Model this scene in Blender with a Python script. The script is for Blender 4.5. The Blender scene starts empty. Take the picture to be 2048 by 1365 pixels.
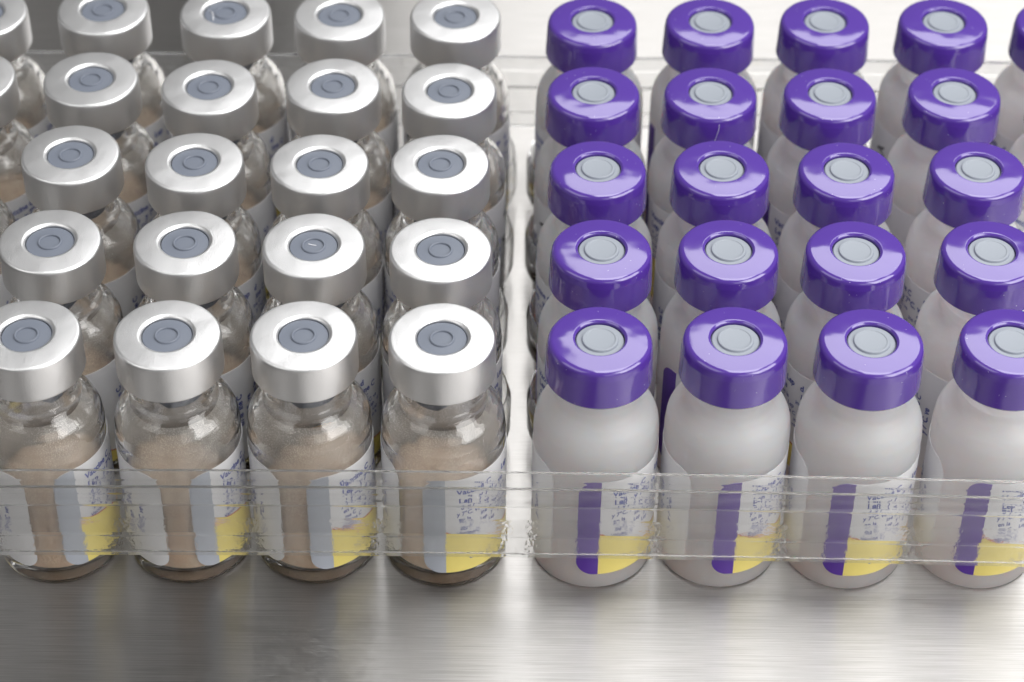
import bpy, math, random
from mathutils import Vector, Matrix, noise

MM = 0.001
random.seed(7)
sc = bpy.context.scene
col = sc.collection

# ------------------------------------------------------------------ camera
cam_d = bpy.data.cameras.new('camera')
cam = bpy.data.objects.new('camera', cam_d)
col.objects.link(cam)
ROT = Matrix(((0.99993473, -0.01142538, 0.0),
              (0.00761983, 0.66687804, -0.74512792),
              (0.00851337, 0.74507929, 0.66692157)))
cam.matrix_world = Matrix.Translation(Vector((0.0935, -213.449, 227.345)) * MM) @ ROT.to_4x4()
cam_d.sensor_width = 36.0
cam_d.lens = 81.053
cam_d.clip_start = 0.01
cam_d.clip_end = 20.0
cam_d.dof.use_dof = True
cam_d.dof.focus_distance = 0.296
cam_d.dof.aperture_fstop = 27.0
sc.camera = cam

# ------------------------------------------------------------------ world, lamps, exposure
world = bpy.data.worlds.new('World')
sc.world = world
world.use_nodes = True
bg = world.node_tree.nodes['Background']
bg.inputs['Color'].default_value = (1.0, 0.995, 0.99, 1)
bg.inputs['Strength'].default_value = 0.20


def softbox(name, az, el, dist, sx, sy, radiance, color, target=(0, 30, 20), shift=0.0):
    """A studio softbox or an added lamp: az from +y towards +x, el above the table, all in degrees and mm."""
    a, e = math.radians(az), math.radians(el)
    d = Vector((math.sin(a) * math.cos(e), math.cos(a) * math.cos(e), math.sin(e)))
    l = bpy.data.lights.new(name, 'AREA')
    l.shape = 'RECTANGLE'
    l.size, l.size_y = sx * MM, sy * MM
    l.energy = radiance * math.pi * sx * sy * MM * MM
    l.color = color
    o = bpy.data.objects.new(name, l)
    col.objects.link(o)
    o.location = (Vector(target) + d * dist) * MM
    o.location += Vector((math.cos(a), -math.sin(a), 0)) * shift * MM
    o.rotation_mode = 'QUATERNION'
    o.rotation_quaternion = d.to_track_quat('Z', 'Y')
    return o


softbox('softbox_back', -3, 59.5, 620, 540, 400, 3.7, (1.0, 0.997, 0.99), target=(-40, 30, 20), shift=268)
softbox('softbox_top', 0, 89.9, 620, 330, 330, 5.5, (1.0, 0.995, 0.985), target=(138, 25, 0))
softbox('softbox_front', 148, 24, 620, 440, 300, 1.15, (1.0, 0.985, 0.97))
softbox('added_fill_left', -118, 48, 560, 420, 300, 1.6, (1.0, 0.985, 0.97))  # added lamp, no known source on this side; brightens the silver-capped vials
softbox('softbox_side', 118, 33, 480, 400, 310, 5.0, (1.0, 0.99, 0.98))

sc.view_settings.view_transform = 'Standard'
sc.view_settings.look = 'None'
sc.view_settings.exposure = 0.06
sc.view_settings.gamma = 1.0
cy = sc.cycles
cy.use_denoising = True
cy.max_bounces = 24
cy.diffuse_bounces = 7
cy.glossy_bounces = 6
cy.transmission_bounces = 20
cy.transparent_max_bounces = 24
cy.sample_clamp_indirect = 0.0
cy.blur_glossy = 0.6
cy.caustics_refractive = True
cy.caustics_reflective = True


# ------------------------------------------------------------------ materials
class NT:
    def __init__(self, name):
        self.m = bpy.data.materials.new(name)
        self.m.use_nodes = True
        self.t = self.m.node_tree
        self.t.nodes.clear()
        self.out = self.t.nodes.new('ShaderNodeOutputMaterial')

    def n(self, typ, **kw):
        nd = self.t.nodes.new('ShaderNode' + typ)
        for k, v in kw.items():
            if k.startswith('_'):
                setattr(nd, k[1:], v)
            else:
                key = int(k[1:]) if k[0] == 'i' and k[1:].isdigit() else k.replace('__', ' ')
                nd.inputs[key].default_value = v
        return nd

    def l(self, a, ao, b, bi):
        self.t.links.new(a.outputs[ao], b.inputs[bi])

    def surf(self, a, ao=0):
        self.l(a, ao, self.out, 'Surface')
        return self.m

    def coords(self, scale=(1000, 1000, 1000), rand=False):
        """object coordinates in millimetres, optionally shifted per object"""
        tc = self.n('TexCoord')
        mp = self.n('Mapping')
        mp.inputs['Scale'].default_value = scale
        self.l(tc, 'Object', mp, 'Vector')
        if rand:
            oi = self.n('ObjectInfo')
            mu = self.n('Math', _operation='MULTIPLY', i1=97.0)
            self.l(oi, 'Random', mu, 0)
            self.l(mu, 0, mp, 'Location')
        return mp


def principled(name, color, rough, metal=0.0, bump=None, spec=0.5, rand=True, **kw):
    b = NT(name)
    p = b.n('BsdfPrincipled')
    p.inputs['Base Color'].default_value = (*color, 1)
    p.inputs['Roughness'].default_value = rough
    p.inputs['Metallic'].default_value = metal
    p.inputs['Specular IOR Level'].default_value = spec
    for k, v in kw.items():
        p.inputs[k.replace('_', ' ')].default_value = v
    if bump:
        scale, dist, strength = bump
        mp = b.coords(rand=rand)
        nz = b.n('TexNoise', Scale=scale, Detail=3.0)
        b.l(mp, 0, nz, 'Vector')
        bp = b.n('Bump', Strength=strength, Distance=dist * MM)
        b.l(nz, 'Fac', bp, 'Height')
        b.l(bp, 0, p, 'Normal')
    m = b.surf(p)
    return m


def steel_material():
    b = NT('brushed_steel')
    p = b.n('BsdfAnisotropic', _distribution='MULTI_GGX', Anisotropy=0.82)
    p.inputs['Rotation'].default_value = 0.0
    mp = b.coords((80, 8500, 1000))
    nz = b.n('TexNoise', Scale=1.0, Detail=4.0, Roughness=0.65)
    b.l(mp, 0, nz, 'Vector')
    mp2 = b.coords((240, 19000, 1000))
    nz2 = b.n('TexNoise', Scale=1.0, Detail=2.0)
    b.l(mp2, 0, nz2, 'Vector')
    mp3 = b.coords((8, 60, 1000))
    nz3 = b.n('TexNoise', Scale=1.0, Detail=3.0)
    b.l(mp3, 0, nz3, 'Vector')
    cr = b.n('ValToRGB')
    cr.color_ramp.elements[0].position = 0.3
    cr.color_ramp.elements[0].color = (0.37, 0.357, 0.345, 1)
    cr.color_ramp.elements[1].position = 0.7
    cr.color_ramp.elements[1].color = (0.56, 0.55, 0.54, 1)
    b.l(nz, 'Fac', cr, 'Fac')
    b.l(cr, 'Color', p, 'Color')
    mr = b.n('MapRange')
    mr.inputs['To Min'].default_value = 0.295
    mr.inputs['To Max'].default_value = 0.33
    b.l(nz3, 'Fac', mr, 'Value')
    b.l(mr, 0, p, 'Roughness')
    ad = b.n('Math', _operation='ADD')
    b.l(nz, 'Fac', ad, 0)
    b.l(nz2, 'Fac', ad, 1)
    bp = b.n('Bump', Strength=0.35, Distance=0.02 * MM)
    b.l(ad, 0, bp, 'Height')
    b.l(bp, 0, p, 'Normal')
    tg = b.n('Tangent', _direction_type='UV_MAP')
    tg.uv_map = 'UVMap'
    b.l(tg, 0, p, 'Tangent')
    return b.surf(p)


def aluminium_material():
    b = NT('aluminium')
    p = b.n('BsdfPrincipled', Metallic=1.0, Roughness=0.3)
    p.inputs['Base Color'].default_value = (0.77, 0.77, 0.775, 1)
    mp = b.coords(rand=True)
    g = b.n('TexNoise', Scale=7.5, Detail=2.0)
    b.l(mp, 0, g, 'Vector')
    w = b.n('TexNoise', Scale=0.35, Detail=2.0)
    b.l(mp, 0, w, 'Vector')
    mr = b.n('MapRange')
    mr.inputs['To Min'].default_value = 0.31
    mr.inputs['To Max'].default_value = 0.43
    b.l(g, 'Fac', mr, 'Value')
    b.l(mr, 0, p, 'Roughness')
    b1 = b.n('Bump', Strength=0.9, Distance=0.034 * MM)
    b.l(g, 'Fac', b1, 'Height')
    b2 = b.n('Bump', Strength=0.35, Distance=0.12 * MM)
    b.l(w, 'Fac', b2, 'Height')
    b.l(b1, 0, b2, 'Normal')
    b.l(b2, 0, p, 'Normal')
    return b.surf(p)


def purple_material():
    b = NT('purple_plastic')
    p = b.n('BsdfPrincipled', Roughness=0.11)
    p.inputs['Specular IOR Level'].default_value = 1.0
    mp = b.coords(rand=True)
    v = b.n('TexVoronoi', Scale=1.35)
    b.l(mp, 0, v, 'Vector')
    lt = b.n('Math', _operation='LESS_THAN', i1=0.055)
    b.l(v, 'Distance', lt, 0)
    sel = b.n('SeparateColor')
    b.l(v, 'Color', sel, 0)
    gt = b.n('Math', _operation='GREATER_THAN', i1=0.72)
    b.l(sel, 0, gt, 0)
    mu = b.n('Math', _operation='MULTIPLY')
    b.l(lt, 0, mu, 0)
    b.l(gt, 0, mu, 1)
    mx = b.n('Mix', _data_type='RGBA')
    mx.inputs[6].default_value = (0.074, 0.030, 0.27, 1)
    mx.inputs[7].default_value = (0.75, 0.70, 0.9, 1)
    b.l(mu, 0, mx, 0)
    b.l(mx, 2, p, 'Base Color')
    w = b.n('TexNoise', Scale=0.22, Detail=1.0)
    b.l(mp, 0, w, 'Vector')
    bp = b.n('Bump', Strength=0.5, Distance=0.35 * MM)
    b.l(w, 'Fac', bp, 'Height')
    b.l(bp, 0, p, 'Normal')
    return b.surf(p)


def glass_material(name, ior, rough, color, bump=None, haze=0.0):
    b = NT(name)
    p = b.n('BsdfPrincipled', Roughness=rough, IOR=ior)
    p.inputs['Base Color'].default_value = (*color, 1)
    p.inputs['Transmission Weight'].default_value = 1.0
    if bump:
        sc_, dist, st = bump
        mp = b.coords()
        nz = b.n('TexNoise', Scale=sc_, Detail=3.0)
        b.l(mp, 0, nz, 'Vector')
        bp = b.n('Bump', Strength=st, Distance=dist * MM)
        b.l(nz, 'Fac', bp, 'Height')
        b.l(bp, 0, p, 'Normal')
    if haze:
        d = b.n('BsdfDiffuse')
        d.inputs['Color'].default_value = (0.9, 0.9, 0.9, 1)
        t = b.n('BsdfTranslucent')
        t.inputs['Color'].default_value = (0.9, 0.9, 0.9, 1)
        dt = b.n('MixShader', Fac=0.5)
        b.l(d, 0, dt, 1)
        b.l(t, 0, dt, 2)
        s = b.n('MixShader', Fac=haze)
        b.l(p, 0, s, 1)
        b.l(dt, 0, s, 2)
        return b.surf(s)
    return b.surf(p)


def film_material():
    """powder dust clinging to the inside of the glass: mostly see-through"""
    b = NT('powder_dust')
    d = b.n('BsdfDiffuse')
    d.inputs['Color'].default_value = (0.97, 0.93, 0.87, 1)
    tl = b.n('BsdfTranslucent')
    tl.inputs['Color'].default_value = (0.97, 0.93, 0.87, 1)
    a = b.n('MixShader', Fac=0.3)
    b.l(d, 0, a, 1)
    b.l(tl, 0, a, 2)
    t = b.n('BsdfTransparent')
    mp = b.coords(rand=True)
    f = b.n('TexNoise', Scale=9.0, Detail=3.0, Roughness=0.7)
    b.l(mp, 0, f, 'Vector')
    w = b.n('TexNoise', Scale=0.2, Detail=1.0)
    b.l(mp, 0, w, 'Vector')
    mr = b.n('MapRange')
    mr.inputs['From Min'].default_value = 0.52
    mr.inputs['From Max'].default_value = 0.68
    mr.inputs['To Min'].default_value = 0.0
    mr.inputs['To Max'].default_value = 0.55
    b.l(f, 'Fac', mr, 'Value')
    mr2 = b.n('MapRange')
    mr2.inputs['From Min'].default_value = 0.35
    mr2.inputs['From Max'].default_value = 0.62
    b.l(w, 'Fac', mr2, 'Value')
    mu = b.n('Math', _operation='MULTIPLY')
    b.l(mr, 0, mu, 0)
    b.l(mr2, 0, mu, 1)
    ad = b.n('Math', _operation='ADD', i1=0.3, _use_clamp=True)
    b.l(mu, 0, ad, 0)
    s = b.n('MixShader')
    b.l(ad, 0, s, 'Fac')
    b.l(t, 0, s, 1)
    b.l(a, 0, s, 2)
    return b.surf(s)


def cake_material():
    b = NT('freeze_dried_powder')
    p = b.n('BsdfPrincipled', Roughness=0.9)
    p.inputs['Specular IOR Level'].default_value = 0.1
    mp = b.coords(rand=True)
    nz = b.n('TexNoise', Scale=0.45, Detail=5.0, Roughness=0.6)
    b.l(mp, 0, nz, 'Vector')
    cr = b.n('ValToRGB')
    cr.color_ramp.elements[0].position = 0.3
    cr.color_ramp.elements[0].color = (0.90, 0.64, 0.46, 1)
    cr.color_ramp.elements[1].position = 0.72
    cr.color_ramp.elements[1].color = (0.96, 0.78, 0.60, 1)
    b.l(nz, 'Fac', cr, 'Fac')
    b.l(cr, 0, p, 'Base Color')
    n2 = b.n('TexNoise', Scale=2.5, Detail=5.0)
    b.l(mp, 0, n2, 'Vector')
    bp = b.n('Bump', Strength=0.6, Distance=0.25 * MM)
    b.l(n2, 'Fac', bp, 'Height')
    b.l(bp, 0, p, 'Normal')
    return b.surf(p)


def paper_material():
    b = NT('white_label_paper')
    p = b.n('BsdfPrincipled', Roughness=0.36)
    p.inputs['Base Color'].default_value = (0.90, 0.90, 0.915, 1)
    t = b.n('BsdfTranslucent')
    t.inputs['Color'].default_value = (0.92, 0.92, 0.92, 1)
    s = b.n('MixShader', Fac=0.22)
    b.l(p, 0, s, 1)
    b.l(t, 0, s, 2)
    return b.surf(s)


def frosted_material():
    b = NT('frosted_plastic')
    p = b.n('BsdfPrincipled', Roughness=0.33)
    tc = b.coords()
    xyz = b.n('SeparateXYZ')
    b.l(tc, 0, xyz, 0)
    reflect_tint = b.n('ValToRGB')          # reflection from the steel painted in: body colour grows pinker towards the base
    reflect_tint.color_ramp.elements[0].position = 0.03
    reflect_tint.color_ramp.elements[0].color = (0.95, 0.79, 0.75, 1)
    reflect_tint.color_ramp.elements[1].position = 0.6
    reflect_tint.color_ramp.elements[1].color = (0.955, 0.94, 0.95, 1)
    e = reflect_tint.color_ramp.elements.new(0.3)
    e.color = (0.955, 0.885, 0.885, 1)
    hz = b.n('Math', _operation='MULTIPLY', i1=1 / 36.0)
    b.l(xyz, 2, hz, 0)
    b.l(hz, 0, reflect_tint, 'Fac')
    b.l(reflect_tint, 0, p, 'Base Color')
    p.inputs['Subsurface Weight'].default_value = 1.0
    p.inputs['Transmission Weight'].default_value = 0.5
    p.inputs['IOR'].default_value = 1.33
    p.inputs['Subsurface Radius'].default_value = (1.0, 0.72, 0.62)
    p.inputs['Subsurface Scale'].default_value = 7.0 * MM
    p.inputs['Specular IOR Level'].default_value = 0.5
    mp = b.coords(rand=True)
    nz = b.n('TexNoise', Scale=0.3, Detail=2.0)
    b.l(mp, 0, nz, 'Vector')
    bp = b.n('Bump', Strength=0.4, Distance=0.2 * MM)
    b.l(nz, 'Fac', bp, 'Height')
    b.l(bp, 0, p, 'Normal')
    t = b.n('BsdfTranslucent')
    t.inputs['Color'].default_value = (0.97, 0.95, 0.95, 1)
    s = b.n('MixShader', Fac=0.2)
    b.l(p, 0, s, 1)
    b.l(t, 0, s, 2)
    return b.surf(s)


M = dict(
    steel=steel_material(), alu=aluminium_material(), purple=purple_material(),
    glass=glass_material('vial_glass', 1.5, 0.0, (1.0, 1.0, 0.995)),
    tray=glass_material('clear_plastic', 1.49, 0.06, (0.985, 0.985, 0.98), (0.12, 0.25, 0.25), haze=0.045),
    knurl=glass_material('textured_clear_plastic', 1.49, 0.13, (0.99, 0.99, 0.985), (1.6, 0.16, 0.45), haze=0.035),
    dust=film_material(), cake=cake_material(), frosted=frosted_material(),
    dark_rubber=principled('dark_grey_rubber', (0.138, 0.156, 0.195), 0.48, bump=(4.0, 0.03, 0.3)),
    pale_rubber=principled('pale_grey_rubber', (0.25, 0.275, 0.315), 0.45, bump=(4.0, 0.03, 0.3)),
    paper=paper_material(),
    yellow=principled('yellow_print', (0.86, 0.72, 0.20), 0.38),
    red=principled('red_print', (0.55, 0.05, 0.04), 0.4),
    violet=principled('violet_print', (0.10, 0.035, 0.33), 0.35),
    silver_grey=principled('silver_grey_print', (0.43, 0.46, 0.52), 0.36),
    blue_ink=principled('blue_ink', (0.085, 0.11, 0.38), 0.4),
    black_ink=principled('black_ink', (0.015, 0.015, 0.017), 0.4),
    white_mark=principled('white_fibre', (0.85, 0.85, 0.88), 0.5),
)


# ------------------------------------------------------------------ mesh helpers
def mesh(name, verts, faces, mats, fm=None, smooth=True, sharp=None):
    me = bpy.data.meshes.new(name)
    me.from_pydata([tuple(c * MM for c in v) for v in verts], [], faces)
    for m in (mats if isinstance(mats, (list, tuple)) else [mats]):
        me.materials.append(m)
    if fm:
        me.polygons.foreach_set('material_index', fm)
    if smooth:
        me.polygons.foreach_set('use_smooth', [True] * len(faces))
        if sharp:
            me.set_sharp_from_angle(angle=math.radians(sharp))
    me.update()
    return me


def fillet(pts, radii, n=5):
    """round the corners of a 2-D polyline"""
    out = []
    for i, p in enumerate(pts):
        r = radii.get(i, 0)
        if not r or i in (0, len(pts) - 1):
            out.append(p)
            continue
        p = Vector(p); a = Vector(pts[i - 1]); c = Vector(pts[i + 1])
        da, dc = (a - p), (c - p)
        la, lc = da.length, dc.length
        da.normalize(); dc.normalize()
        ang = da.angle(dc)
        t = min(r / math.tan(ang / 2), la * 0.49, lc * 0.49)
        p0, p1 = p + da * t, p + dc * t
        for k in range(n + 1):
            s = k / n
            q = p0 * (1 - s) ** 2 + p * 2 * s * (1 - s) + p1 * s * s
            out.append((q.x, q.y))
    return out


def lathe(name, prof, mat, seg=56, sharp=40, jig=None):
    """revolve (r, z); r == 0 closes with a pole"""
    verts, rings, faces = [], [], []
    for r, z in prof:
        if r < 1e-6:
            rings.append([len(verts)]); verts.append((0, 0, z))
        else:
            ring = []
            for k in range(seg):
                a = 2 * math.pi * k / seg
                v = (r * math.cos(a), r * math.sin(a), z)
                if jig:
                    v = jig(v)
                ring.append(len(verts)); verts.append(v)
            rings.append(ring)
    for a, b in zip(rings, rings[1:]):
        if len(a) == 1 and len(b) == 1:
            continue
        for k in range(seg):
            k2 = (k + 1) % seg
            if len(a) == 1:
                faces.append((a[0], b[k2], b[k]))
            elif len(b) == 1:
                faces.append((a[k], a[k2], b[0]))
            else:
                faces.append((a[k], a[k2], b[k2], b[k]))
    return mesh(name, verts, faces, mat, sharp=sharp)


def wrap(name, s0, s1, zlo, zhi, r_in, r_out, mat, ns=60, nz=2):
    """a curved sheet on a cylinder: s is arc length in mm, 0 at the front, growing to the right"""
    ss = [s0 + (s1 - s0) * i / ns for i in range(ns + 1)]
    # denser near both ends so that rounded corners stay round
    e = [0.0, 0.04, 0.12, 0.25, 0.45, 0.7, 1.0, 1.4]
    w = s1 - s0
    ss = sorted(set([s for s in ss] + [s0 + x for x in e if x < w / 2] + [s1 - x for x in e if x < w / 2]))
    verts, faces = [], []
    R0 = 8.1
    idx = {}
    for li, r in enumerate((r_in, r_out)):
        for i, s in enumerate(ss):
            a = s / R0
            lo, hi = zlo(s), zhi(s)
            for j in range(nz + 1):
                z = lo + (hi - lo) * j / nz
                idx[li, i, j] = len(verts)
                verts.append((r * math.sin(a), -r * math.cos(a), z))
    n = len(ss) - 1
    for i in range(n):
        for j in range(nz):
            faces.append((idx[1, i, j], idx[1, i + 1, j], idx[1, i + 1, j + 1], idx[1, i, j + 1]))
            faces.append((idx[0, i, j], idx[0, i, j + 1], idx[0, i + 1, j + 1], idx[0, i + 1, j]))
        faces.append((idx[0, i, 0], idx[0, i + 1, 0], idx[1, i + 1, 0], idx[1, i, 0]))
        faces.append((idx[1, i, nz], idx[1, i + 1, nz], idx[0, i + 1, nz], idx[0, i, nz]))
    for j in range(nz):
        faces.append((idx[0, 0, j], idx[1, 0, j], idx[1, 0, j + 1], idx[0, 0, j + 1]))
        faces.append((idx[1, n, j], idx[0, n, j], idx[0, n, j + 1], idx[1, n, j + 1]))
    return mesh(name, verts, faces, mat, sharp=45)


def link(o, parent=None):
    col.objects.link(o)
    if parent:
        o.parent = parent
    return o


def part(name, me, parent, label=None):
    o = bpy.data.objects.new(name, me)
    link(o, parent)
    if label:
        o['label'] = label
    return o


def thing(name, label, cat, group=None):
    o = bpy.data.objects.new(name, None)
    o.empty_display_size = 0.01
    link(o)
    o['label'] = label
    o['category'] = cat
    if group:
        o['group'] = group
    return o


# ------------------------------------------------------------------ table
tv = [(-750, -500, 0), (750, -500, 0), (750, 900, 0), (-750, 900, 0),
      (-750, -500, -12), (750, -500, -12), (750, 900, -12), (-750, 900, -12)]
tf = [(0, 1, 2, 3), (7, 6, 5, 4), (0, 4, 5, 1), (1, 5, 6, 2), (2, 6, 7, 3), (3, 7, 4, 0)]
tm = mesh('table_top', tv, tf, M['steel'], smooth=False)
uv = tm.uv_layers.new(name='UVMap')
for lp in tm.loops:
    v = tm.vertices[lp.vertex_index].co
    uv.data[lp.index].uv = (v.x, v.y)
table = part('table_top', tm, None)
table['kind'] = 'structure'
table['label'] = 'brushed stainless steel table top under the vials'

# ------------------------------------------------------------------ vial meshes
RB = 8.05          # body radius
# --- glass vial (silver cap)
outer = [(0.0, 0.55), (5.4, 0.45), (6.3, 0.05), (7.45, 0.02), (8.05, 0.4), (8.05, 21.9), (7.86, 23.7), (7.3, 25.15), (6.4, 26.35),
         (5.55, 27.15), (5.2, 28.3), (5.2, 30.9), (5.9, 31.6), (5.9, 34.0), (3.6, 34.0), (3.6, 28.0)]
outer = fillet(outer, {3: 0.5, 4: 1.2, 5: 3.0, 6: 2.5, 7: 2.5, 8: 2.5, 9: 1.4, 10: 1.6, 11: 0.4}, 8)
inner = [(3.6, 28.0), (3.78, 27.2), (4.6, 26.25), (5.7, 25.15), (6.4, 24.2), (6.85, 23.0), (7.0, 21.6), (7.0, 2.4), (6.3, 1.75), (0.0, 1.7)]
inner = fillet(inner, {1: 1.4, 2: 2.0, 3: 2.0, 4: 2.0, 5: 2.0, 6: 3.0, 7: 1.2, 8: 0.5}, 8)
ME = {}
ME['glass'] = lathe('glass_body', outer[:-1] + inner, M['glass'], 88, sharp=60)


def dust_prof():
    return fillet([(5.1, 25.66), (5.64, 25.08), (6.34, 24.15), (6.79, 22.98), (6.94, 21.6), (6.94, 9.0)], {1: 2.0, 2: 2.0, 3: 2.0, 4: 3.0}, 6)


ME['dust'] = lathe('powder_film', dust_prof(), M['dust'], 48, sharp=None)


def make_cake(k):
    rnd = random.Random(100 + k)
    ta, tl = rnd.uniform(0, 6.28), rnd.uniform(1.6, 3.2)
    base = rnd.uniform(13.6, 15.6)
    prof = [(0, 1.8), (6.2, 1.85), (6.88, 2.5)] + [(6.88, z) for z in (5, 8, 11)] + \
           [(6.88, 13.2), (6.6, 13.8), (5.6, 14.1), (4.2, 14.2), (2.4, 14.1), (0, 14.0)]

    def jig(v):
        x, y, z = v
        if z < 12:
            return v
        h = base - 14 + tl * (x * math.cos(ta) + y * math.sin(ta)) / 7.0
        h += 0.9 * noise.noise(Vector((x * 0.3 + 9 * k, y * 0.3, 0))) + 0.3 * noise.noise(Vector((x, y, 5.0 * k)))
        return (x, y, z + h)
    return lathe('powder_cake', prof, M['cake'], 40, sharp=None, jig=jig)


CAKES = [make_cake(k) for k in range(5)]


def cap_prof_silver():
    p = [(5.3, 31.15), (6.35, 31.2), (6.72, 31.5), (6.70, 36.0), (6.62, 36.82), (3.5, 36.95), (3.16, 36.7), (3.12, 35.75), (5.8, 35.6), (5.95, 31.5)]
    p = fillet(p, {1: 0.3, 2: 0.35, 4: 1.6, 5: 0.55, 6: 0.3}, 7)
    return p


def make_cap(k):
    rnd = random.Random(40 + k)
    ph = rnd.uniform(0, 6.28)
    amp = rnd.uniform(0.02, 0.07)

    def jig(v):
        x, y, z = v
        r = math.hypot(x, y)
        a = math.atan2(y, x)
        d = amp * math.sin(2 * a + ph) * max(0, (z - 35) / 1.9) * (r / 6.7)
        d += 0.05 * noise.noise(Vector((x * 0.35, y * 0.35, 3.0 * k)))
        s = 1 + 0.004 * math.sin(3 * a + 2 * ph)
        return (x * s, y * s, z + d if z > 35 else z)
    return lathe('crimp_cap', cap_prof_silver(), M['alu'], 72, sharp=None, jig=jig)


SCAPS = [make_cap(k) for k in range(6)]
ME['stopper'] = lathe('stopper', fillet([(0, 36.56), (3.08, 36.54), (3.1, 35.6), (5.6, 35.5), (5.7, 34.1), (3.45, 34.0), (3.45, 31.2), (0, 31.0)], {1: 0.1}, 3), M['dark_rubber'], 48)
ring = []
for k in range(13):
    a = math.pi * k / 12
    ring.append((1.42 - 0.17 * math.cos(a), 36.54 + 0.24 * math.sin(a)))
ME['ring'] = lathe('stopper_ring', [(1.25, 36.4)] + ring + [(1.59, 36.4)], M['dark_rubber'], 40, sharp=None)


def leg_mesh():
    verts, faces = [], []
    n = 14
    prof = [(2.3, 31.05), (3.5, 31.05), (3.5, 28.6), (3.2, 28.05), (2.5, 28.0), (2.3, 28.4)]
    for i in range(n + 1):
        a = math.radians(-62 + 124 * i / n)
        f = 1 - max(0, abs(i - n / 2) - (n / 2 - 2)) * 0.12
        for r, z in prof:
            zz = 31.05 - (31.05 - z) * f
            verts.append((r * math.sin(a), -r * math.cos(a), zz))
    m = len(prof)
    for i in range(n):
        for j in range(m):
            j2 = (j + 1) % m
            faces.append((i * m + j, i * m + j2, (i + 1) * m + j2, (i + 1) * m + j))
    faces.append(tuple(range(m - 1, -1, -1)))
    faces.append(tuple(n * m + j for j in range(m)))
    return mesh('stopper_leg', verts, faces, M['dark_rubber'], sharp=50)


ME['leg'] = leg_mesh()

# --- frosted vial (purple cap)
fp = [(0.0, 0.5), (5.6, 0.4), (6.8, 0.03), (7.5, 0.02), (8.05, 0.4), (8.05, 22.4), (7.86, 24.3), (7.3, 25.75), (6.3, 26.9), (5.5, 27.6),
      (5.2, 28.6), (5.2, 30.9), (5.0, 33.5), (0.0, 33.6)]
fp = fillet(fp, {3: 0.6, 4: 1.2, 5: 3.5, 6: 2.8, 7: 2.8, 8: 2.0, 9: 1.2, 10: 0.5}, 6)
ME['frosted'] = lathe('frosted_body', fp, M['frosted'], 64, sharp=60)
pc = [(5.25, 31.0), (6.55, 31.0), (6.78, 31.3), (6.62, 35.4), (6.42, 36.72), (3.36, 37.0), (3.1, 36.78), (3.06, 35.8), (5.6, 35.6), (5.9, 31.3)]
pc = fillet(pc, {1: 0.15, 2: 0.2, 3: 0.9, 4: 1.6, 5: 0.22, 6: 0.2}, 8)


def make_pcap(k):
    rnd = random.Random(70 + k)
    ph, tilt = rnd.uniform(0, 6.28), rnd.uniform(-0.05, 0.05)

    def jig(v):
        x, y, z = v
        r = math.hypot(x, y)
        if z < 35:
            return v
        w = (z - 35) / 1.95
        a = math.atan2(y, x)
        # the moulded top is very slightly domed between hole and rim
        d = 0.05 * math.sin(math.pi * min(1, max(0, (r - 3.4) / 2.9))) * w
        d += 0.022 * math.sin(2 * a + ph) * w * r / 6 + tilt * w * x / 6.5
        return (x, y, z + d)
    return lathe('purple_cap', pc, M['purple'], 96, sharp=None, jig=jig)


PCAPS = [make_pcap(k) for k in range(5)]
ps = fillet([(0, 36.56), (2.9, 36.56), (3.03, 36.4), (3.03, 35.5), (0, 35.4)], {1: 0.15}, 3)
ME['pstopper'] = lathe('stopper', ps, M['pale_rubber'], 48)
pr = fillet([(0, 36.76), (1.85, 36.76), (1.95, 36.83), (2.2, 36.83), (2.3, 36.6), (2.3, 36.45)], {1: 0.05, 2: 0.05, 3: 0.1, 4: 0.1}, 3)
ME['pdisc'] = lathe('stopper_disc', pr[::-1], M['pale_rubber'], 48)

# --- labels
LLEN, Z0, Z1, RC = 47.2, 3.0, 19.9, 2.2


def zlo(s):
    d = min(s, LLEN - s)
    return Z0 if d >= RC else Z0 + RC - math.sqrt(max(0, RC * RC - (RC - max(d, 0)) ** 2))


def zhi(s):
    d = min(s, LLEN - s)
    return Z1 if d >= RC else Z1 - RC + math.sqrt(max(0, RC * RC - (RC - max(d, 0)) ** 2))


STR = 2.9
ME['label'] = wrap('label', 0, LLEN, zlo, zhi, RB + 0.02, RB + 0.07, M['paper'], 72, 2)
ME['stripe_v'] = wrap('label_stripe', 0.02, STR, lambda s: zlo(s) + 0.01, lambda s: zhi(s) - 0.01, RB + 0.06, RB + 0.085, M['violet'], 8, 2)
ME['stripe_g'] = wrap('label_stripe', 0.02, STR, lambda s: zlo(s) + 0.01, lambda s: zhi(s) - 0.01, RB + 0.06, RB + 0.085, M['silver_grey'], 8, 2)


def band_hi(s):
    return 11.0 - 0.34 * (s - STR)


ME['band'] = wrap('label_band', STR + 0.01, 23.0, lambda s: Z0 + 0.02, band_hi, RB + 0.06, RB + 0.085, M['yellow'], 30, 1)
ME['rule'] = wrap('label_rule', STR + 0.01, 23.0, lambda s: band_hi(s) + 0.02, lambda s: band_hi(s) + 0.16, RB + 0.06, RB + 0.085, M['red'], 30, 1)

# printed words, wrapped on the cylinder
_glyph = {}


def glyph_mesh(body, shear=0.0, bold=0.0):
    key = (body, shear, bold)
    if key not in _glyph:
        c = bpy.data.curves.new('print', 'FONT')
        c.body = body
        c.size = 1.0
        c.shear = shear
        c.offset = bold
        c.resolution_u = 2
        o = bpy.data.objects.new('print', c)
        me = bpy.data.meshes.new_from_object(o)
        _glyph[key] = ([v.co.copy() for v in me.vertices], [tuple(p.vertices) for p in me.polygons])
        bpy.data.objects.remove(o)
        bpy.data.meshes.remove(me)
        bpy.data.curves.remove(c)
    return _glyph[key]


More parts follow.
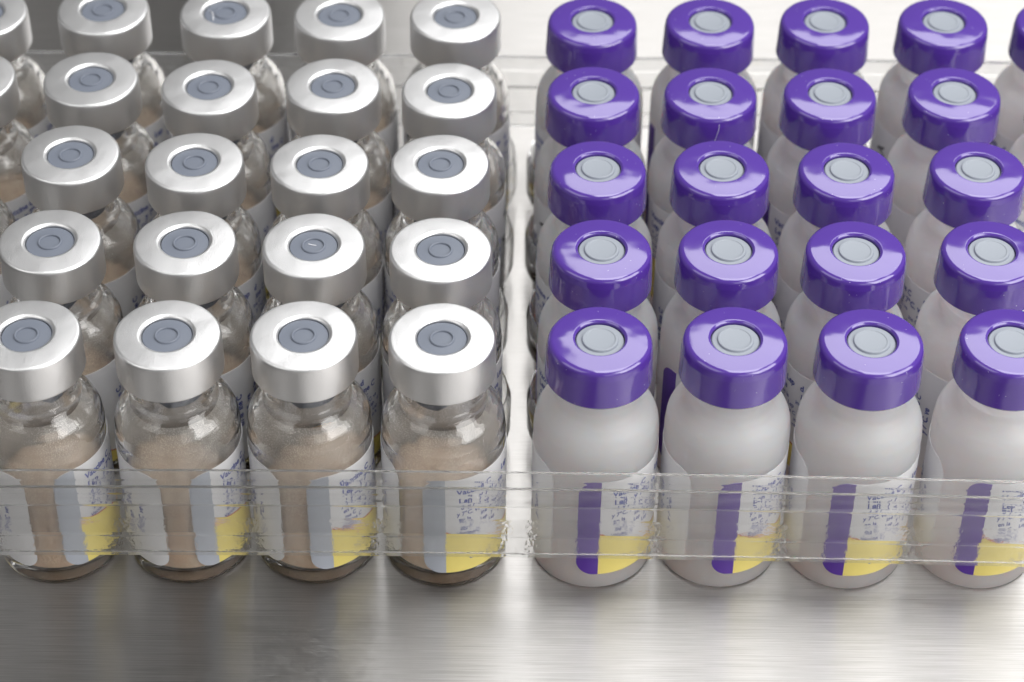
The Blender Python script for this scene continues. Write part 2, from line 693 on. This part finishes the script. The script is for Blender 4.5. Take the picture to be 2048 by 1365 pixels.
def print_mesh(name, items, mat, r):
    """items: (text, s, z, size, vertical?, shear, bold)"""
    V, F = [], []
    for body, s, z, size, vert, shear, bold in items:
        gv, gf = glyph_mesh(body, shear, bold)
        o = len(V)
        for c in gv:
            x, y = c.x * size * 0.92, c.y * size
            ds, dz = (x, y) if not vert else (-y, x)
            a = (s + ds) / 8.1
            V.append((r * math.sin(a), -r * math.cos(a), z + dz))
        F += [tuple(i + o for i in f) for f in gf]
    return mesh(name, V, F, mat, smooth=False)


BI = []
# main panel, reading round the vial
FR = ['Vaccine C', 'Lep', 'd', 'y 7\u00b0C. ve', 'en la', 'ine C']
zz = 18.3
for k, sz in enumerate((1.35, 1.35, 0.95, 0.95, 0.95, 0.85, 0.85)):
    s_, j = 4.4 + (k % 3) * 0.25, k
    stop = 22.6 - (k * 7 % 5) * 0.9
    while True:
        t = FR[j % len(FR)]
        w = 0.56 * sz * len(t)
        if s_ + w > stop:
            break
        BI.append((t, s_, zz - sz * 0.75, sz, False, 0.0, 0.03 if sz > 1 else 0.018))
        s_ += w + 0.45 * sz
        j += 1 + (k % 2)
    zz -= sz * 1.12
# side panels, reading upwards
for k, (t, sz) in enumerate([('en la  ine C', 1.35), ('y 7\u00b0C. ve', 1.35), ('ine C  en la', 1.3), ('Lep  y 7\u00b0C.', 1.3), ('en la  ve', 1.3)]):
    BI.append((t, 23.6 + 1.75 * k, 9.2, sz, True, 0.0, 0.03))
for k, (t, sz) in enumerate([('ine C  1B', 1.7), ('en la  BE', 1.45), ('Lep  QUI', 1.45), ('y 7\u00b0C. ve', 1.2)]):
    BI.append((t, 38.0 + 2.05 * k, 9.0, sz, True, 0.25, 0.025))
BI.append(('en la  ve', 6.0, 5.0, 1.2, False, 0, 0.0))
ME['print'] = print_mesh('label_print', BI, M['blue_ink'], RB + 0.105)
KI = [('A', 33.4, 15.5, 2.3, True, 0, 0.03), ('LOT', 34.9, 6.0, 1.9, True, 0, 0.03), ('UT', 34.9, 13.0, 2.2, True, 0, 0.03), ('M', 32.6, 11.0, 2.2, True, 0, 0.03)]
ME['lot'] = print_mesh('lot_print', KI, M['black_ink'], RB + 0.105)

# ------------------------------------------------------------------ vial positions (mm, on the table)
SIL = [[(-60.04, -0.71), (-42.66, -0.5), (-25.76, -0.27), (-8.58, -0.47)],
       [(-59.98, 17.43), (-42.48, 17.54), (-25.78, 17.28), (-9.3, 16.71)],
       [(-60.11, 36.02), (-43.13, 34.67), (-26.2, 34.6), (-9.86, 34.9)],
       [(-59.85, 53.55), (-43.01, 52.07), (-25.57, 52.65), (-9.15, 51.83)],
       [(-60.61, 71.14), (-42.55, 70.73), (-25.78, 70.41), (-8.74, 70.37)]]
PUR = [[(11.0, -0.42), (27.81, -0.13), (44.68, -0.21), (62.21, 0.09)],
       [(11.56, 17.09), (28.03, 17.33), (44.57, 17.37), (62.2, 17.69)],
       [(11.45, 34.25), (28.17, 34.62), (45.07, 34.55), (62.93, 35.1)],
       [(11.17, 51.86), (27.66, 51.95), (44.51, 52.15), (62.12, 52.62)],
       [(11.36, 69.6), (28.59, 69.76), (45.49, 70.16), (62.91, 70.39)]]
ROWS = ['in the front row', 'in the second row', 'in the middle row', 'in the fourth row', 'in the back row']
COLS = ['beside the central gap', 'second out from the central gap', 'third out from the central gap', 'fourth out from the central gap']
SGRP = 'silver capped vials in five rows'
PGRP = 'purple capped vials in five rows'


def spread(pts, dmin=16.32):
    """nudge vials apart until none touch"""
    for _ in range(200):
        hit = False
        for i in range(len(pts)):
            for j in range(i):
                dx, dy = pts[i][0] - pts[j][0], pts[i][1] - pts[j][1]
                d = math.hypot(dx, dy)
                if d < dmin:
                    k = (dmin - d) / 2 / d
                    pts[i] = (pts[i][0] + dx * k, pts[i][1] + dy * k)
                    pts[j] = (pts[j][0] - dx * k, pts[j][1] - dy * k)
                    hit = True
        if not hit:
            break
    return pts


def add_label(root, stripe, s_rot):
    lb = part('label', ME['label'], root)
    lb.rotation_euler.z = s_rot
    part('label_stripe', ME[stripe], lb)
    part('label_band', ME['band'], lb)
    part('label_rule', ME['rule'], lb)
    part('label_print', ME['print'], lb)
    part('lot_print', ME['lot'], lb)
    return lb


def facing(x, y):
    return math.atan2(-x, y + 213.4)


def silver_vial(x, y, label, rot, k):
    rnd = random.Random(k * 13 + 5)
    r = thing('glass_vial', label, 'vial', SGRP)
    r.location = (x * MM, y * MM, 0.00005)
    r.scale = (1, 1, 1.01)
    part('glass_body', ME['glass'], r)
    c = part('crimp_cap', SCAPS[k % len(SCAPS)], r)
    c.rotation_euler.z = rnd.uniform(0, 6.28)
    st = part('stopper', ME['stopper'], r)
    st.rotation_euler.z = rnd.uniform(0, 6.28)
    part('stopper_ring', ME['ring'], st)
    for h in (0, math.pi):
        lg = part('stopper_leg', ME['leg'], st)
        lg.rotation_euler.z = h
    ck = part('powder_cake', CAKES[k % len(CAKES)], r)
    ck.rotation_euler.z = rnd.uniform(0, 6.28)
    fl = part('powder_film', ME['dust'], r)
    fl.rotation_euler.z = rnd.uniform(0, 6.28)
    add_label(r, 'stripe_g', rot)
    return r, st


def purple_vial(x, y, label, rot, k):
    rnd = random.Random(k * 17 + 3)
    r = thing('frosted_vial', label, 'vial', PGRP)
    r.location = (x * MM, y * MM, 0.00005)
    r.scale = (1, 1, 1.01)
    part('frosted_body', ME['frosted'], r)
    c = part('purple_cap', PCAPS[k % len(PCAPS)], r)
    c.rotation_euler.z = rnd.uniform(0, 6.28)
    st = part('stopper', ME['pstopper'], r)
    part('stopper_disc', ME['pdisc'], st)
    add_label(r, 'stripe_v', rot)
    return r, c


D = math.radians
SROT = {(0, 0): 0, (0, 1): 3, (0, 2): -7, (0, 3): -20}
PROT = {(0, 0): -13, (0, 1): -2, (0, 2): -15, (0, 3): -13, (1, 0): -100, (1, 1): -62, (1, 2): -140, (3, 0): 75, (3, 1): -92, (2, 1): 140, (1, 3): 150}
allp, meta = [], []
for rr in range(5):
    for cc in range(4):
        allp.append(SIL[rr][cc]); meta.append(('s', rr, cc))
        allp.append(PUR[rr][cc]); meta.append(('p', rr, cc))
for p, m in [((-78.28, 70.0), ('s', 4, -1)), ((-77.23, 53.51), ('s', 3, -1)), ((-77.24, 35.81), ('s', 2, -1)),
             ((80.01, 70.34), ('p', 4, 4)), ((79.63, 53.08), ('p', 3, 4))]:
    allp.append(p); meta.append(m)
spread(allp)
VIAL = {}
for k, ((x, y), (kind, rr, cc)) in enumerate(zip(allp, meta)):
    rnd = random.Random(k * 31 + 1)
    if kind == 's':
        where = COLS[3 - cc] if cc >= 0 else 'cut off at far left'
        lab = 'clear silver capped vial %s, %s' % (ROWS[rr], where)
        rel = D(SROT.get((rr, cc), rnd.choice((-55, -20, -120, -150, -30)) + rnd.uniform(-14, 14)))
        VIAL[kind, rr, cc] = silver_vial(x, y, lab, facing(x, y) + rel, k)
    else:
        where = COLS[cc] if cc < 4 else 'cut off at far right'
        lab = 'milky purple capped vial %s, %s' % (ROWS[rr], where)
        rel = D(PROT.get((rr, cc), rnd.uniform(60, 300)))
        VIAL[kind, rr, cc] = purple_vial(x, y, lab, facing(x, y) + rel, k)


# ------------------------------------------------------------------ tray
def sweep(name, path, prof, th, mat, closed=True, split=None):
    """sweep a thin profile (outward d, z) along a plan path (x, y, nx, ny); gives it thickness th"""
    pv = [Vector(p) for p in prof]
    off = []
    for i, p in enumerate(pv):
        a = pv[max(i - 1, 0)]; c = pv[min(i + 1, len(pv) - 1)]
        t = (c - a).normalized()
        off.append(p + Vector((-t.y, t.x)) * th)
    loop = pv + off[::-1]
    m = len(loop)
    verts, faces = [], []
    for x, y, nx, ny in path:
        for d, z in [(q.x, q.y) for q in loop]:
            verts.append((x + nx * d, y + ny * d, z))
    n = len(path)
    for i in range(n if closed else n - 1):
        i2 = (i + 1) % n
        for j in range(m):
            j2 = (j + 1) % m
            faces.append((i * m + j, i2 * m + j, i2 * m + j2, i * m + j2))
    if not closed:
        faces.append(tuple(range(m)))
        faces.append(tuple((n - 1) * m + j for j in range(m - 1, -1, -1)))
    fm = None
    if split:       # faces of the first `split` profile segments (and their inner twins) take the second material
        fm = [1 if (f % m) < split or (m - 2 - split < (f % m) <= m - 2) else 0 for f in range(len(faces))]
    me = mesh(name, verts, faces, mat, fm=fm, sharp=35)
    return me


def tray_path():
    x0, x1, y0, y1, r = -88.5, 90.0, -9.9, 80.6, 7.0
    P = []
    for cx, cy_, a0 in [(x1 - r, y0 + r, -90), (x1 - r, y1 - r, 0), (x0 + r, y1 - r, 90), (x0 + r, y0 + r, 180)]:
        for k in range(9):
            a = math.radians(a0 + 90 * k / 8)
            P.append((cx + r * math.cos(a), cy_ + r * math.sin(a), math.cos(a), math.sin(a)))
    # subdivide the long front side so that it can bow in slightly
    front = []
    for k in range(1, 24):
        x = (x0 + r) + (x1 - x0 - 2 * r) * k / 24
        front.append((x, y0 + 0.85 * max(0, 1 - (x / 75) ** 2), 0.0, -1.0))
    return P + front


TP = tray_path()
tray = thing('vial_tray', 'clear plastic tray rim running round both blocks of vials on the steel table', 'tray')
rim = fillet([(1.0, 12.2), (1.12, 14.6), (0.95, 16.8), (0.5, 17.3), (0.6, 18.5), (0.45, 19.6), (1.1, 20.0), (1.05, 21.4), (0.65, 22.75)],
             {1: 2.0, 2: 0.3, 3: 0.3, 4: 1.0, 5: 0.3, 6: 0.35, 7: 1.0}, 4)
skirt = fillet([(1.5, 8.6), (2.05, 8.8), (1.95, 9.6), (1.4, 11.7), (1.05, 12.1)], {1: 0.35, 2: 0.4, 3: 0.35}, 4)
part('tray_rim', sweep('tray_rim', TP, skirt + rim[1:], 0.55, [M['tray'], M['knurl']], split=len(skirt)), tray)


def scallop(xs_sign, pts):
    """thin wavy inner wall that hugs one column of vials along the central gap"""
    path = []
    R = 9.35
    for (x, y) in pts:
        for k in range(13):
            a = math.radians(-48 + 96 * k / 12)
            path.append((x + xs_sign * R * math.cos(a), y + R * math.sin(a), xs_sign * math.cos(a), math.sin(a)))
    return path


for sg, pts in ((1, [SIL[r][3] for r in range(1, 5)]), (-1, [PUR[r][0] for r in range(1, 5)])):
    prof = [(-0.35, 5.2), (0.0, 6.2), (0.0, 11.0), (-0.4, 12.4)]
    part('scalloped_divider', sweep('scalloped_divider', scallop(sg, pts), prof, 0.16, M['tray'], closed=False), tray)

# ------------------------------------------------------------------ small marks seen on single caps
def fibre(parent, pts, r, name='fibre'):
    cu = [Vector(p) for p in pts]
    verts, faces = [], []
    for i, p in enumerate(cu):
        t = (cu[min(i + 1, len(cu) - 1)] - cu[max(i - 1, 0)]).normalized()
        u = t.orthogonal().normalized(); w = t.cross(u)
        for k in range(6):
            a = k * math.pi / 3
            verts.append(tuple(p + u * r * math.cos(a) + w * r * math.sin(a)))
    for i in range(len(cu) - 1):
        for k in range(6):
            faces.append((i * 6 + k, i * 6 + (k + 1) % 6, (i + 1) * 6 + (k + 1) % 6, (i + 1) * 6 + k))
    return part(name, mesh(name, verts, faces, M['white_mark']), parent)


r_, st_ = VIAL['s', 4, 1]
fibre(r_, [(-2.4, 0.6, 36.6), (-2.0, 0.2, 36.62), (-1.75, -0.5, 36.62), (-1.7, -1.3, 36.6), (-1.55, -2.0, 36.6)], 0.06)
r_, st_ = VIAL['s', 1, 2]
fibre(r_, [(-0.7, 0.35, 36.6), (-0.2, 0.15, 36.61), (0.35, 0.05, 36.6)], 0.05)
r_, c_ = VIAL['p', 3, 1]
fibre(r_, [(0.9, -6.45, 36.0), (0.85, -6.72, 35.2), (0.6, -6.78, 34.2), (0.35, -6.83, 33.0), (0.3, -6.9, 32.3)], 0.022)
